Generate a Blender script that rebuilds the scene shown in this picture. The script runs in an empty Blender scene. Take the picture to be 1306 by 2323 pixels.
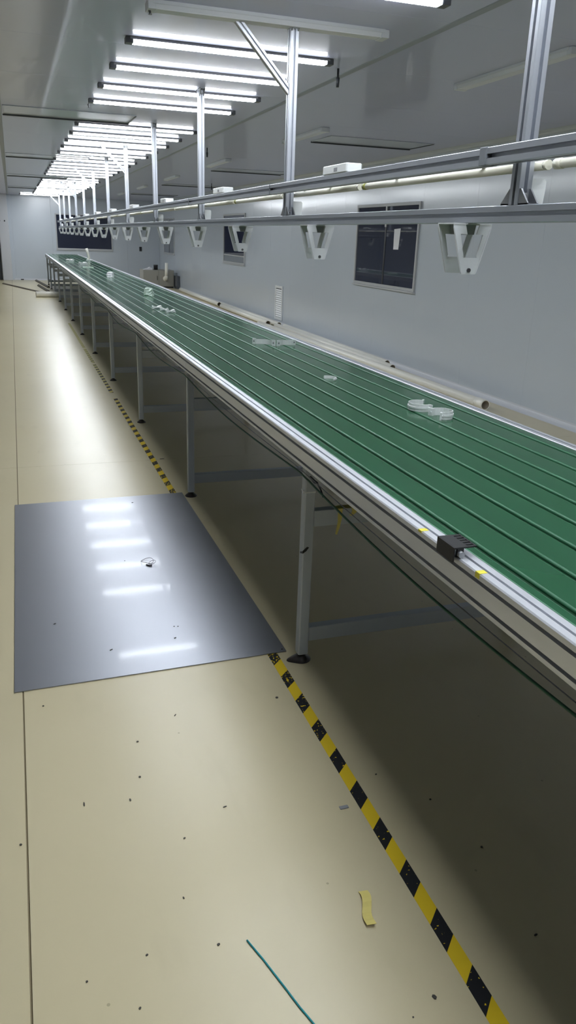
import bpy, math, random
from mathutils import Vector, Matrix

C = bpy.context.scene.collection
S = bpy.context.scene

# ------------------------------------------------------------------ camera
F_PX, YAW, PITCH, ROLL, CAM_H = 1742.51, 0.338309, 0.342182, -0.035189, 1.5
cam = bpy.data.cameras.new('camera')
cam.sensor_fit = 'VERTICAL'
cam.sensor_height = 24.0
cam.lens = 24.0 * F_PX / 2323.0
cam.clip_end = 100
camo = bpy.data.objects.new('camera', cam)
C.objects.link(camo)
fw = Vector((math.sin(YAW) * math.cos(PITCH), math.cos(YAW) * math.cos(PITCH), -math.sin(PITCH)))
rt = Vector((math.cos(YAW), -math.sin(YAW), 0))
dn = fw.cross(rt)
c_, s_ = math.cos(ROLL), math.sin(ROLL)
r2 = c_ * rt + s_ * dn
d2 = -s_ * rt + c_ * dn
camo.matrix_world = Matrix(((r2.x, -d2.x, -fw.x, 0), (r2.y, -d2.y, -fw.y, 0), (r2.z, -d2.z, -fw.z, CAM_H), (0, 0, 0, 1)))
S.camera = camo

# ------------------------------------------------------------------ world and exposure
W = bpy.data.worlds.new('world')
S.world = W
W.use_nodes = True
W.node_tree.nodes['Background'].inputs[0].default_value = (0.02, 0.02, 0.022, 1)
W.node_tree.nodes['Background'].inputs[1].default_value = 1.0
LAMP, SIDE = 58.0, 10.0
vs = S.view_settings
vs.view_transform = 'Standard'
vs.look = 'None'
vs.exposure = 0.20
vs.gamma = 1.0
vs.use_curve_mapping = False
S.cycles.max_bounces = 8
S.cycles.diffuse_bounces = 5
S.cycles.glossy_bounces = 5
S.cycles.sample_clamp_indirect = 6.0
S.cycles.caustics_reflective = False
S.cycles.caustics_refractive = False
S.cycles.use_denoising = True

# ------------------------------------------------------------------ materials
def srgb(r, g, b):
    f = lambda v: (v / 255 / 12.92) if v / 255 <= 0.04045 else ((v / 255 + 0.055) / 1.055) ** 2.4
    return (f(r), f(g), f(b), 1)

def mat(name, col, rough=0.5, metal=0.0, spec=0.5, emit=None, var=0.0, vscale=3.0, bump=0.0, bscale=40.0, stretch=(1, 1, 1), rvar=0.0, coat=None):
    m = bpy.data.materials.new(name)
    m.use_nodes = True
    nt = m.node_tree
    b = nt.nodes['Principled BSDF']
    b.inputs['Base Color'].default_value = col
    b.inputs['Roughness'].default_value = rough
    b.inputs['Metallic'].default_value = metal
    b.inputs['Specular IOR Level'].default_value = spec
    if coat:
        b.inputs['Coat Weight'].default_value = coat[0]
        b.inputs['Coat Roughness'].default_value = coat[1]
    if emit:
        b.inputs['Emission Color'].default_value = emit[0]
        b.inputs['Emission Strength'].default_value = emit[1]
    if var or bump or rvar:
        tc = nt.nodes.new('ShaderNodeTexCoord')
        mp = nt.nodes.new('ShaderNodeMapping')
        mp.inputs['Scale'].default_value = stretch
        nt.links.new(tc.outputs['Object'], mp.inputs['Vector'])
        n = nt.nodes.new('ShaderNodeTexNoise')
        n.inputs['Scale'].default_value = vscale
        n.inputs['Detail'].default_value = 5
        nt.links.new(mp.outputs['Vector'], n.inputs['Vector'])
        if var:
            mx = nt.nodes.new('ShaderNodeMix')
            mx.data_type = 'RGBA'
            mx.inputs['A'].default_value = tuple(max(0, c * (1 - var)) for c in col[:3]) + (1,)
            mx.inputs['B'].default_value = tuple(min(1, c * (1 + var)) for c in col[:3]) + (1,)
            nt.links.new(n.outputs['Fac'], mx.inputs['Factor'])
            nt.links.new(mx.outputs['Result'], b.inputs['Base Color'])
        if rvar:
            mr = nt.nodes.new('ShaderNodeMapRange')
            mr.inputs['From Min'].default_value = 0.3
            mr.inputs['From Max'].default_value = 0.7
            mr.inputs['To Min'].default_value = max(0.02, rough - rvar)
            mr.inputs['To Max'].default_value = rough + rvar
            nt.links.new(n.outputs['Fac'], mr.inputs['Value'])
            nt.links.new(mr.outputs['Result'], b.inputs['Roughness'])
        if bump:
            n2 = nt.nodes.new('ShaderNodeTexNoise')
            n2.inputs['Scale'].default_value = bscale
            n2.inputs['Detail'].default_value = 3
            nt.links.new(mp.outputs['Vector'], n2.inputs['Vector'])
            bp = nt.nodes.new('ShaderNodeBump')
            bp.inputs['Strength'].default_value = bump
            bp.inputs['Distance'].default_value = 0.01
            nt.links.new(n2.outputs['Fac'], bp.inputs['Height'])
            nt.links.new(bp.outputs['Normal'], b.inputs['Normal'])
    return m

M = {}
M['wall'] = mat('painted_wall_panel', srgb(196, 204, 213), 0.34, 0, 0.45, var=0.02, vscale=0.6, bump=0.015, bscale=1.5, coat=(0.85, 0.15))
M['ceiling'] = mat('painted_ceiling_panel', srgb(200, 203, 230), 0.36, 0, 0.15, var=0.02, vscale=0.6, bump=0.012, bscale=1.0, coat=(0.36, 0.05))
M['joint'] = mat('panel_joint', srgb(120, 122, 126), 0.6)
M['seam'] = mat('grey_ceiling_seam', srgb(158, 164, 176), 0.5)
M['strip'] = mat('pale_joint_strip', srgb(216, 219, 226), 0.4)
M['joint_light'] = mat('panel_joint_strip', srgb(226, 228, 232), 0.5)
M['cove'] = mat('white_cove_trim', srgb(205, 207, 212), 0.35)
M['alu'] = mat('anodised_aluminium', srgb(192, 196, 204), 0.36, 0.8, 0.5, var=0.03, vscale=6, stretch=(1, 0.1, 1))
M['alu_table'] = mat('bright_aluminium', srgb(220, 222, 228), 0.40, 0.65, 0.5, var=0.03, vscale=6, stretch=(1, 0.1, 1))
M['alu_groove'] = mat('slot_shadow_grey', srgb(96, 97, 100), 0.6, 0.5)
M['bracket'] = mat('cast_aluminium', srgb(150, 152, 156), 0.45, 0.6)
M['cap'] = mat('grey_end_cap', srgb(112, 116, 122), 0.55)
M['green'] = mat('green_conveyor_surface', srgb(40, 88, 60), 0.14, 0, 0.45, var=0.08, vscale=4, bump=0.012, bscale=9, stretch=(1, 0.25, 1))
M['green_glint'] = mat('green_edge_glint', srgb(52, 106, 76), 0.38, 0, 0.45)  # lighter green paints the lamp light caught by the rounded edges
M['green_bed'] = mat('dark_green_bed', srgb(8, 52, 28), 0.35)
M['leg'] = mat('grey_powder_coat', srgb(180, 186, 194), 0.4, 0.0, var=0.02)
M['rubber'] = mat('dark_levelling_foot', srgb(46, 40, 38), 0.38, 0.3)
M['plate'] = mat('brushed_sheet_metal', srgb(148, 150, 157), 0.36, 0.92, 0.5, var=0.04, vscale=2, bump=0.012, bscale=2.5, coat=(0.16, 0.06))
M['white_metal'] = mat('white_lamp_body', srgb(216, 219, 224), 0.4)
M['lamp_tray'] = mat('lamp_tray', srgb(150, 150, 154), 0.45)
M['lamp_end'] = mat('grey_lamp_end', srgb(92, 94, 100), 0.5)
M['glow'] = mat('lit_diffuser', (1, 1, 1, 1), 0.5, emit=((0.89, 0.945, 1.0, 1), LAMP))
M['glow_side'] = mat('lit_side_diffuser', (1, 1, 1, 1), 0.5, emit=((0.92, 0.96, 1.0, 1), SIDE))
M['dead'] = mat('unlit_diffuser', srgb(224, 226, 232), 0.35)
M['tube'] = mat('yellowed_tube_diffuser', srgb(214, 212, 196), 0.4)
M['tube_cap'] = mat('olive_tube_cap', srgb(150, 152, 78), 0.5)
M['white_plastic'] = mat('white_plastic', srgb(226, 228, 228), 0.38)
M['pvc'] = mat('cream_pvc', srgb(245, 242, 232), 0.32, var=0.02, vscale=4)
M['pvc_in'] = mat('pvc_bore', srgb(150, 140, 124), 0.5)
M['hanger'] = mat('white_coated_sheet', srgb(205, 207, 209), 0.4)
M['hanger_in'] = mat('grey_spacer', srgb(140, 141, 145), 0.5)
M['screw'] = mat('steel_screw', srgb(110, 110, 112), 0.35, 0.9)
M['glass'] = mat('dark_window_glass', srgb(46, 50, 68), 0.03, 0, 0.6)
M['blind'] = mat('grey_window_panel', srgb(128, 134, 142), 0.25)
M['frame'] = mat('window_frame_white', srgb(186, 188, 190), 0.4)
M['black'] = mat('black_plastic', srgb(30, 29, 31), 0.45)
M['wire'] = mat('green_wire_sheath', srgb(16, 74, 46), 0.45)
M['masking'] = mat('yellow_masking_tape', srgb(216, 200, 112), 0.6)
M['yellow'] = mat('yellow_sticker', srgb(226, 216, 70), 0.5)
M['teal'] = mat('teal_string', srgb(20, 140, 150), 0.5)
M['paper'] = mat('white_paper', srgb(236, 236, 240), 0.6)
M['film'] = mat('pale_plastic_film', srgb(205, 222, 210), 0.25)
M['grit'] = mat('dark_scrap', srgb(52, 48, 40), 0.6)
M['steel_ring'] = mat('thin_steel_wire', srgb(70, 70, 74), 0.3, 0.9)
M['cabinet'] = mat('grey_beige_cabinet', srgb(160, 158, 150), 0.45)
M['dark_strip'] = mat('dull_brown_strip', srgb(96, 88, 76), 0.5)
M['door'] = mat('dark_grey_door', srgb(84, 88, 94), 0.4)
M['dark_metal'] = mat('dark_fitting', srgb(52, 54, 58), 0.45, 0.4)
M['hatch'] = mat('grey_hatch_panel', srgb(184, 189, 200), 0.3, coat=(0.5, 0.08))
M['hatch_edge'] = mat('hatch_edge_shade', srgb(58, 62, 68), 0.5)  # dark grey holding the recess shade of hatch edges; also backs the louvre

def floor_material():
    m = bpy.data.materials.new('beige_epoxy_floor')
    m.use_nodes = True
    nt = m.node_tree
    L = nt.links.new
    b = nt.nodes['Principled BSDF']
    tc = nt.nodes.new('ShaderNodeTexCoord')
    def noise(scale, detail=4, st=(1, 1, 1)):
        mp = nt.nodes.new('ShaderNodeMapping'); mp.inputs['Scale'].default_value = st
        L(tc.outputs['Object'], mp.inputs['Vector'])
        n = nt.nodes.new('ShaderNodeTexNoise'); n.inputs['Scale'].default_value = scale; n.inputs['Detail'].default_value = detail
        L(mp.outputs['Vector'], n.inputs['Vector'])
        return n
    def mix(fac, a, c):
        x = nt.nodes.new('ShaderNodeMix'); x.data_type = 'RGBA'
        for sock, v in (('Factor', fac), ('A', a), ('B', c)):
            if hasattr(v, 'is_linked'): L(v, x.inputs[sock])
            else: x.inputs[sock].default_value = v
        return x.outputs['Result']
    def ramp(src, lo, hi):
        r = nt.nodes.new('ShaderNodeMapRange'); r.inputs['From Min'].default_value = lo; r.inputs['From Max'].default_value = hi
        L(src, r.inputs['Value'])
        return r.outputs['Result']
    col = mix(ramp(noise(0.9).outputs['Fac'], 0.2, 0.8), srgb(197, 185, 150), srgb(203, 192, 159))
    # faint scuffs and dirt specks
    sc = ramp(noise(7, 6, (1.0, 0.35, 1)).outputs['Fac'], 0.60, 0.80)
    m1 = nt.nodes.new('ShaderNodeMath'); m1.operation = 'MULTIPLY'; m1.inputs[1].default_value = 0.16
    L(sc, m1.inputs[0])
    col = mix(m1.outputs[0], col, srgb(150, 140, 108))
    vo = nt.nodes.new('ShaderNodeTexVoronoi'); vo.inputs['Scale'].default_value = 13
    L(tc.outputs['Object'], vo.inputs['Vector'])
    dots = nt.nodes.new('ShaderNodeMath'); dots.operation = 'LESS_THAN'; dots.inputs[1].default_value = 0.05
    L(vo.outputs['Distance'], dots.inputs[0])
    sel = nt.nodes.new('ShaderNodeSeparateColor'); L(vo.outputs['Color'], sel.inputs[0])
    s2 = nt.nodes.new('ShaderNodeMath'); s2.operation = 'GREATER_THAN'; s2.inputs[1].default_value = 0.78
    L(sel.outputs[0], s2.inputs[0])
    dm = nt.nodes.new('ShaderNodeMath'); dm.operation = 'MULTIPLY'; L(dots.outputs[0], dm.inputs[0]); L(s2.outputs[0], dm.inputs[1])
    dm2 = nt.nodes.new('ShaderNodeMath'); dm2.operation = 'MULTIPLY'; dm2.inputs[1].default_value = 0.45; L(dm.outputs[0], dm2.inputs[0])
    col = mix(dm2.outputs[0], col, srgb(120, 108, 80))
    L(col, b.inputs['Base Color'])
    rr = nt.nodes.new('ShaderNodeMapRange')
    rr.inputs['From Min'].default_value = 0.3; rr.inputs['From Max'].default_value = 0.7
    rr.inputs['To Min'].default_value = 0.285; rr.inputs['To Max'].default_value = 0.305
    L(noise(2.2, 5).outputs['Fac'], rr.inputs['Value']); L(rr.outputs['Result'], b.inputs['Roughness'])
    bp = nt.nodes.new('ShaderNodeBump'); bp.inputs['Strength'].default_value = 0.025; bp.inputs['Distance'].default_value = 0.01
    L(noise(3.0, 4).outputs['Fac'], bp.inputs['Height']); L(bp.outputs['Normal'], b.inputs['Normal'])
    b.inputs['Specular IOR Level'].default_value = 0.42
    return m
M['floor'] = floor_material()
M['floor_joint'] = mat('floor_joint', srgb(128, 116, 88), 0.7)

def tape_material():
    m = bpy.data.materials.new('hazard_tape')
    m.use_nodes = True
    nt = m.node_tree
    L = nt.links.new
    b = nt.nodes['Principled BSDF']
    b.inputs['Roughness'].default_value = 0.62; b.inputs['Specular IOR Level'].default_value = 0.2
    tc = nt.nodes.new('ShaderNodeTexCoord')
    sx = nt.nodes.new('ShaderNodeSeparateXYZ'); L(tc.outputs['Object'], sx.inputs[0])
    def math_(op, a, c=None):
        n = nt.nodes.new('ShaderNodeMath'); n.operation = op
        for i, v in enumerate((a, c)):
            if v is None: continue
            if hasattr(v, 'is_linked'): L(v, n.inputs[i])
            else: n.inputs[i].default_value = v
        return n.outputs[0]
    t = math_('SUBTRACT', sx.outputs['Y'], math_('SUBTRACT', sx.outputs['X'], 0.800))
    t = math_('FLOORED_MODULO', math_('SUBTRACT', t, 0.935), 0.1595)
    black = math_('LESS_THAN', t, 0.0775)
    n = nt.nodes.new('ShaderNodeTexNoise'); n.inputs['Scale'].default_value = 90; n.inputs['Detail'].default_value = 4
    L(tc.outputs['Object'], n.inputs['Vector'])
    # the print is worn through further down the aisle
    wear = nt.nodes.new('ShaderNodeMapRange')
    wear.inputs['From Min'].default_value = 1.75; wear.inputs['From Max'].default_value = 2.6
    wear.inputs['To Min'].default_value = 0.33; wear.inputs['To Max'].default_value = 0.47
    L(sx.outputs['Y'], wear.inputs['Value'])
    back = nt.nodes.new('ShaderNodeMapRange')
    back.inputs['From Min'].default_value = 4.3; back.inputs['From Max'].default_value = 5.3
    back.inputs['To Min'].default_value = 0.0; back.inputs['To Max'].default_value = 0.11
    L(sx.outputs['Y'], back.inputs['Value'])
    keep = math_('GREATER_THAN', n.outputs['Fac'], math_('SUBTRACT', wear.outputs['Result'], back.outputs['Result']))
    blk = math_('MULTIPLY', black, keep)
    gone = nt.nodes.new('ShaderNodeMapRange')
    gone.inputs['From Min'].default_value = 8.8; gone.inputs['From Max'].default_value = 11.0
    gone.inputs['To Min'].default_value = 1.0; gone.inputs['To Max'].default_value = 0.25
    L(sx.outputs['Y'], gone.inputs['Value'])
    blk = math_('MULTIPLY', blk, gone.outputs['Result'])
    ye = nt.nodes.new('ShaderNodeMix'); ye.data_type = 'RGBA'
    ye.inputs['A'].default_value = srgb(222, 190, 34); ye.inputs['B'].default_value = srgb(188, 180, 120)
    fade = nt.nodes.new('ShaderNodeMapRange')
    fade.inputs['From Min'].default_value = 5.5; fade.inputs['From Max'].default_value = 8.6
    L(sx.outputs['Y'], fade.inputs['Value']); L(fade.outputs['Result'], ye.inputs['Factor'])
    mx = nt.nodes.new('ShaderNodeMix'); mx.data_type = 'RGBA'
    L(ye.outputs['Result'], mx.inputs['A'])
    mx.inputs['B'].default_value = srgb(22, 23, 26)
    L(blk, mx.inputs['Factor']); L(mx.outputs['Result'], b.inputs['Base Color'])
    return m
M['tape'] = tape_material()

# ------------------------------------------------------------------ mesh helpers
class MB:
    def __init__(s): s.v = []; s.f = []; s.mi = []; s.sm = []
    def add(s, vs, fs, mi=0, smooth=False):
        o = len(s.v); s.v += [tuple(v) for v in vs]
        s.f += [tuple(i + o for i in f) for f in fs]
        s.mi += [mi] * len(fs); s.sm += [smooth] * len(fs)
        return s
    def box(s, x0, x1, y0, y1, z0, z1, mi=0, bv=0.0):
        if bv <= 0:
            v = [(x, y, z) for z in (z0, z1) for y in (y0, y1) for x in (x0, x1)]
            return s.add(v, [(0, 2, 3, 1), (4, 5, 7, 6), (0, 1, 5, 4), (2, 6, 7, 3), (0, 4, 6, 2), (1, 3, 7, 5)], mi)
        # chamfered box: loops of 8 points
        def loop(i, z):
            return [(x0 + i + bv, y0 + i, z), (x1 - i - bv, y0 + i, z), (x1 - i, y0 + i + bv, z), (x1 - i, y1 - i - bv, z),
                    (x1 - i - bv, y1 - i, z), (x0 + i + bv, y1 - i, z), (x0 + i, y1 - i - bv, z), (x0 + i, y0 + i + bv, z)]
        b = bv * 0.5
        v = loop(b, z0) + loop(0, z0 + b) + loop(0, z1 - b) + loop(b, z1)
        f = [tuple(range(7, -1, -1)), tuple(range(24, 32))]
        for k in range(3):
            for i in range(8):
                j = (i + 1) % 8
                f.append((k * 8 + i, k * 8 + j, k * 8 + 8 + j, k * 8 + 8 + i))
        return s.add(v, f, mi)
    def prism(s, poly, o, u, w, d, length, mi=0, fmi=None):
        """poly (a, b) in axes u, w swept from o along d; fmi: material per side"""
        o, u, w, d = Vector(o), Vector(u), Vector(w), Vector(d)
        n = len(poly)
        area = sum(poly[i][0] * poly[(i + 1) % n][1] - poly[(i + 1) % n][0] * poly[i][1] for i in range(n))
        flip = (area > 0) != (u.cross(w).dot(d) > 0)
        if flip: poly = poly[::-1]; fmi = None if fmi is None else fmi[::-1][1:] + fmi[::-1][:1]
        v = [o + u * a + w * b for a, b in poly] + [o + u * a + w * b + d * length for a, b in poly]
        s.add(v, [tuple(range(n - 1, -1, -1)), tuple(range(n, 2 * n))], mi)
        base = len(s.v) - 2 * n
        for i in range(n):
            j = (i + 1) % n
            s.f.append((base + i, base + j, base + n + j, base + n + i))
            s.mi.append(mi if fmi is None else fmi[i]); s.sm.append(False)
        return s
    def tube(s, pts, r, n=10, mi=0, caps=True, closed=False):
        pts = [Vector(p) for p in pts]; m = len(pts); v = []; f = []
        rs = r if isinstance(r, (list, tuple)) else [r] * m
        prev = None
        for i, p in enumerate(pts):
            if closed: t = pts[(i + 1) % m] - pts[i - 1]
            else: t = pts[min(i + 1, m - 1)] - pts[max(i - 1, 0)]
            t.normalize()
            if prev is None:
                a = t.cross(Vector((0, 0, 1)))
                if a.length < 1e-4: a = t.cross(Vector((1, 0, 0)))
            else: a = prev - t * prev.dot(t)
            a.normalize(); prev = a; b = t.cross(a)
            for k in range(n):
                q = 2 * math.pi * k / n
                v.append(p + (a * math.cos(q) + b * math.sin(q)) * rs[i])
        for i in range(m if closed else m - 1):
            i2 = (i + 1) % m
            for k in range(n):
                k2 = (k + 1) % n
                f.append((i * n + k, i * n + k2, i2 * n + k2, i2 * n + k))
        s.add(v, f, mi, True)
        if caps and not closed:
            o = len(s.v) - m * n
            s.f += [tuple(o + k for k in range(n - 1, -1, -1)), tuple(o + (m - 1) * n + k for k in range(n))]
            s.mi += [mi, mi]; s.sm += [False, False]
        return s
    def pipe(s, p0, p1, ro, ri, n=20, mi=0, mi_in=1):
        """hollow open pipe"""
        p0, p1 = Vector(p0), Vector(p1); t = (p1 - p0).normalized()
        a = t.cross(Vector((0, 0, 1)))
        if a.length < 1e-4: a = t.cross(Vector((1, 0, 0)))
        a.normalize(); b = t.cross(a)
        ring = lambda p, r: [p + (a * math.cos(2 * math.pi * k / n) + b * math.sin(2 * math.pi * k / n)) * r for k in range(n)]
        v = ring(p0, ro) + ring(p1, ro) + ring(p1, ri) + ring(p0, ri)
        for q in range(4):
            f = []
            for k in range(n):
                k2 = (k + 1) % n; x = q * n; y = ((q + 1) % 4) * n
                f.append((x + k, x + k2, y + k2, y + k))
            if q == 0: s.add(v, f, mi, True); base = len(s.v) - 4 * n
            else:
                s.f += [tuple(base + i for i in g) for g in f]
                s.mi += [mi_in if q == 2 else mi] * n; s.sm += [q == 2] * n
        return s
    def mesh(s, name, mats):
        me = bpy.data.meshes.new(name)
        me.from_pydata(s.v, [], s.f)
        for m in (mats if isinstance(mats, (list, tuple)) else [mats]): me.materials.append(M[m] if isinstance(m, str) else m)
        me.polygons.foreach_set('material_index', s.mi)
        me.polygons.foreach_set('use_smooth', s.sm)
        me.update()
        return me

def obj(name, mb, mats, parent=None, loc=None, rz=0.0):
    me = mb.mesh(name, mats) if isinstance(mb, MB) else mb
    o = bpy.data.objects.new(name, me)
    C.objects.link(o)
    if parent: o.parent = parent
    if loc: o.location = loc
    if rz: o.rotation_euler = (0, 0, rz)
    return o

def tag(o, label, cat, group=None):
    o['label'] = label; o['category'] = cat
    if group: o['group'] = group
    return o

def empty(name, loc, label, cat, group=None, rz=0.0):
    o = bpy.data.objects.new(name, None); o.empty_display_size = 0.1
    C.objects.link(o); o.location = loc; o.rotation_euler = (0, 0, rz)
    return tag(o, label, cat, group)

def struct(name, mb, mats, parent=None, loc=None):
    o = obj(name, mb, mats, parent, loc)
    if not parent: o['kind'] = 'structure'
    return o

def copy_tree(o, parent=None):
    c = o.copy(); C.objects.link(c); c.parent = parent
    for ch in list(o.children): copy_tree(ch, c)
    return c

ORD = ['first', 'second', 'third', 'fourth', 'fifth', 'sixth', 'seventh', 'eighth', 'ninth', 'tenth', 'eleventh', 'twelfth', 'thirteenth',
       'fourteenth', 'fifteenth', 'sixteenth', 'seventeenth', 'eighteenth', 'nineteenth', 'twentieth', 'twenty-first', 'twenty-second',
       'twenty-third', 'twenty-fourth', 'twenty-fifth', 'twenty-sixth', 'twenty-seventh', 'twenty-eighth', 'twenty-ninth', 'thirtieth', 'thirty-first', 'thirty-second']

X, Y, Z = (1, 0, 0), (0, 1, 0), (0, 0, 1)
XL, XR, YB, YF, ZC = -3.4, 4.53, -4.5, 26.4, 2.466

# ================================================================== STRUCTURE
# floor: dark joint bed with slabs
fl = struct('floor', MB().box(XL - .1, XR + .1, YB - .1, YF + .1, -0.12, -0.004), 'floor_joint')
jx = [XL, -0.0845, XR]; jy = [YB, 5.225, 15.3, YF]
for i in range(2):
    for j in range(3):
        gx0 = 0.0026 if i else 0; gx1 = 0 if i else 0.0026
        gy0 = 0.0012 if j else 0; gy1 = 0.0012 if j < 2 else 0
        struct('slab', MB().box(jx[i] + gx0, jx[i + 1] - gx1, jy[j] + gy0, jy[j + 1] - gy1, -0.0039, 0.0), 'floor', fl)

# ceiling: backing and panels
ce = struct('ceiling', MB().box(XL - .1, XR + .1, YB - .1, YF + .1, ZC + 0.02, ZC + 0.12), 'joint')
cx = [XL, -0.02, 2.03, XR]
cy = [YB] + [4.83 + 1.165 * k for k in range(-8, 19)] + [YF]
cy = sorted(y for y in cy if YB <= y <= YF)
for i in range(3):
    cache = {}
    for j in range(len(cy) - 1):
        ln = round(cy[j + 1] - cy[j], 4)
        if ln < 0.05: continue
        if ln not in cache:
            cache[ln] = MB().box(0.0012, cx[i + 1] - cx[i] - 0.0012, 0.0008, ln - 0.0008, 0, 0.0195, bv=0.0016).mesh('panel', 'ceiling')
        o = struct('panel', cache[ln], None, ce, (cx[i], cy[j], ZC))
# cover strips at the two long ceiling joints
for k, x in enumerate((-0.02, 2.03)):
    struct('trim_%d' % (k + 1), MB().prism([(-0.024, 0.0035), (-0.021, 0.001), (0.021, 0.001), (0.024, 0.0035), (0.024, 0.004), (-0.024, 0.004)], (x, YB, ZC - 0.004), X, Z, Y, YF - YB), 'seam')

# right wall: backing with vertical panels
wr = struct('wall_right', MB().box(XR + 0.02, XR + 0.14, YB - .1, YF + .1, 0, ZC + 0.02), 'joint_light')
wy = sorted([YB, YF] + [y for y in (6.22 + 1.165 * k for k in range(-9, 18)) if YB + .1 < y < YF - .1])
cache = {}
for j in range(len(wy) - 1):
    ln = round(wy[j + 1] - wy[j], 4)
    if ln not in cache:
        cache[ln] = MB().box(0, 0.0199, 0.0006, ln - 0.0006, 0, ZC).mesh('panel', 'wall')
    struct('panel', cache[ln], None, wr, (XR, wy[j], 0))
js = MB().prism([(0, -.004), (-.001, -.0025), (-.001, .0025), (0, .004)], (XR, 0, .05), X, Y, Z, ZC - .1).mesh('joint_strip', 'wall')
for y in wy[1:-1]:
    if not any(a - .03 < y < b + .03 for a, b in ((8.575, 10.4), (16.09, 17.87), (23.75, 25.46))): struct('joint_strip', js, None, wr, (0, y, 0))
def cove(r, n=6):
    # quarter-round filler in the corner of wall (+a) and floor (-b)
    return [(0, 0), (-r, 0)] + [(-r + r * math.sin(t), r - r * math.cos(t)) for t in [math.pi / 2 * k / n for k in range(1, n)]] + [(0, r)]
bb = struct('baseboard_right', MB().prism(cove(0.055), (XR, YB, 0), X, Z, Y, YF - YB), 'cove')
struct('trim_3', MB().prism([(a, -b) for a, b in cove(0.055)], (XR, YB, ZC), X, Z, Y, YF - YB), 'wall')

# far wall with panels
wf = struct('wall_far', MB().box(XL, XR, YF + 0.02, YF + 0.14, 0, ZC + .02), 'joint_light')
fxs = [XL, -2.25, -1.1, 0.05, 1.2, 2.35, 3.5, XR]
for j in range(len(fxs) - 1):
    struct('panel', MB().box(fxs[j] + .001, fxs[j + 1] - .001, YF, YF + 0.0199, 0, ZC, bv=0.002), 'wall', wf)
struct('baseboard_far', MB().prism(cove(0.045), (0.0, YF, 0), Y, Z, X, XR), 'cove')
struct('wall_left', MB().box(XL - 0.14, XL, YB, YF, 0, ZC), 'wall')
struct('wall_back', MB().box(XL, XR, YB - 0.14, YB, 0, ZC), 'wall')
# white boxed-in column in the far left corner, dark door beside it
struct('column', MB().box(-0.335, -0.055, 26.05, YF, 0, ZC, bv=0.012), 'cove')
d = struct('door_1', MB().box(-1.25, -0.36, YF - 0.04, YF, 0, 2.05, bv=0.004), 'door')
struct('frame', MB().box(-1.33, -1.25, YF - 0.05, YF, 0, 2.12).box(-1.25, -0.345, YF - 0.05, YF, 2.05, 2.12), 'frame', d)
struct('door_handle', MB().tube([(-0.46, YF - 0.04, 1.0), (-0.46, YF - 0.09, 1.0), (-0.56, YF - 0.09, 1.0)], 0.01), 'screw', d)
for k, x in enumerate((-0.16, -0.30)):
    tag(obj('wall_socket', MB().prism([(0.02 * math.cos(q * math.pi / 4), 0.026 * math.sin(q * math.pi / 4)) for q in range(8)], (x, 26.05, 1.71), X, Z, (0, -1, 0), 0.02), 'dark_metal'),
        'small dark round knob fixed on the white corner column, ' + ('nearer the column edge' if k == 0 else 'further from the far wall window'), 'fitting')
for k, (x, w) in enumerate(((0.22, .09), (1.02, .09))):
    tag(obj('floor_bracket', MB().box(x - w / 2, x + w / 2, YF - 0.075, YF - 0.046, 0, 0.03, bv=0.006), 'dark_metal'),
        'small dark bracket on the floor against the far wall, ' + ('beside the white column' if k == 0 else 'near the end of the table'), 'bracket')

# windows
def window(n, axis, a0, a1, z0, z1, mull=(), sill_panel=None):
    """axis 'r' on the right wall (along y) or 'f' on the far wall (along x)"""
    if axis == 'r': P = lambda mb, a, b, d0, d1, zz0, zz1: mb.box(XR - d1, XR - d0, a, b, zz0, zz1, bv=0.003)
    else: P = lambda mb, a, b, d0, d1, zz0, zz1: mb.box(a, b, YF - d1, YF - d0, zz0, zz1, bv=0.003)
    w = 0.036
    mb = MB()
    P(mb, a0, a0 + w, 0, .022, z0, z1); P(mb, a1 - w, a1, 0, .022, z0, z1)
    P(mb, a0 + w, a1 - w, 0, .022, z1 - w, z1); P(mb, a0 + w, a1 - w, 0, .022, z0, z0 + w)
    o = struct('window_%d' % n, mb, 'frame')
    edges = [a0 + w] + list(mull) + [a1 - w]
    for i in range(len(edges) - 1):
        zz = sill_panel or z0 + w
        p = MB(); P(p, edges[i] + (0.02 if i else 0), edges[i + 1] - (0.02 if i < len(edges) - 2 else 0), 0.001, 0.007, zz, z1 - w)
        struct('pane', p, 'glass', o)
        if sill_panel:
            p = MB(); P(p, edges[i], edges[i + 1], 0.001, 0.010, z0 + w, zz - 0.012); struct('lower_panel', p, 'blind', o)
            p = MB(); P(p, edges[i], edges[i + 1], 0.001, 0.016, zz - 0.012, zz + .012); struct('rail', p, 'frame', o)
    for m_ in mull:
        p = MB(); P(p, m_ - 0.02, m_ + 0.02, 0, 0.02, z1 - .28, z1 - w); struct('mullion', p, 'frame', o)
        p = MB(); P(p, m_ - 0.02, m_ + 0.02, 0, 0.012, z0 + w, z1 - .281); struct('meeting_stile', p, 'dark_metal', o)
    s = MB(); P(s, a0 - .01, a1 + .01, 0, 0.035, z0 - 0.02, z0); struct('window_sill', s, 'frame', o)
window(1, 'r', 8.575, 10.40, 0.94, 1.955, mull=(9.48,))
window(2, 'r', 16.09, 17.87, 0.94, 1.955, sill_panel=1.11)
window(3, 'r', 23.75, 25.46, 0.93, 1.945, mull=(24.6,))
window(4, 'f', 1.315, 3.04, 0.94, 1.99)
M['blind_w3'] = M['blind']
for ch in bpy.data.objects['window_3'].children:
    if ch.name.startswith('pane'): ch.data.materials[0] = M['blind']

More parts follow.
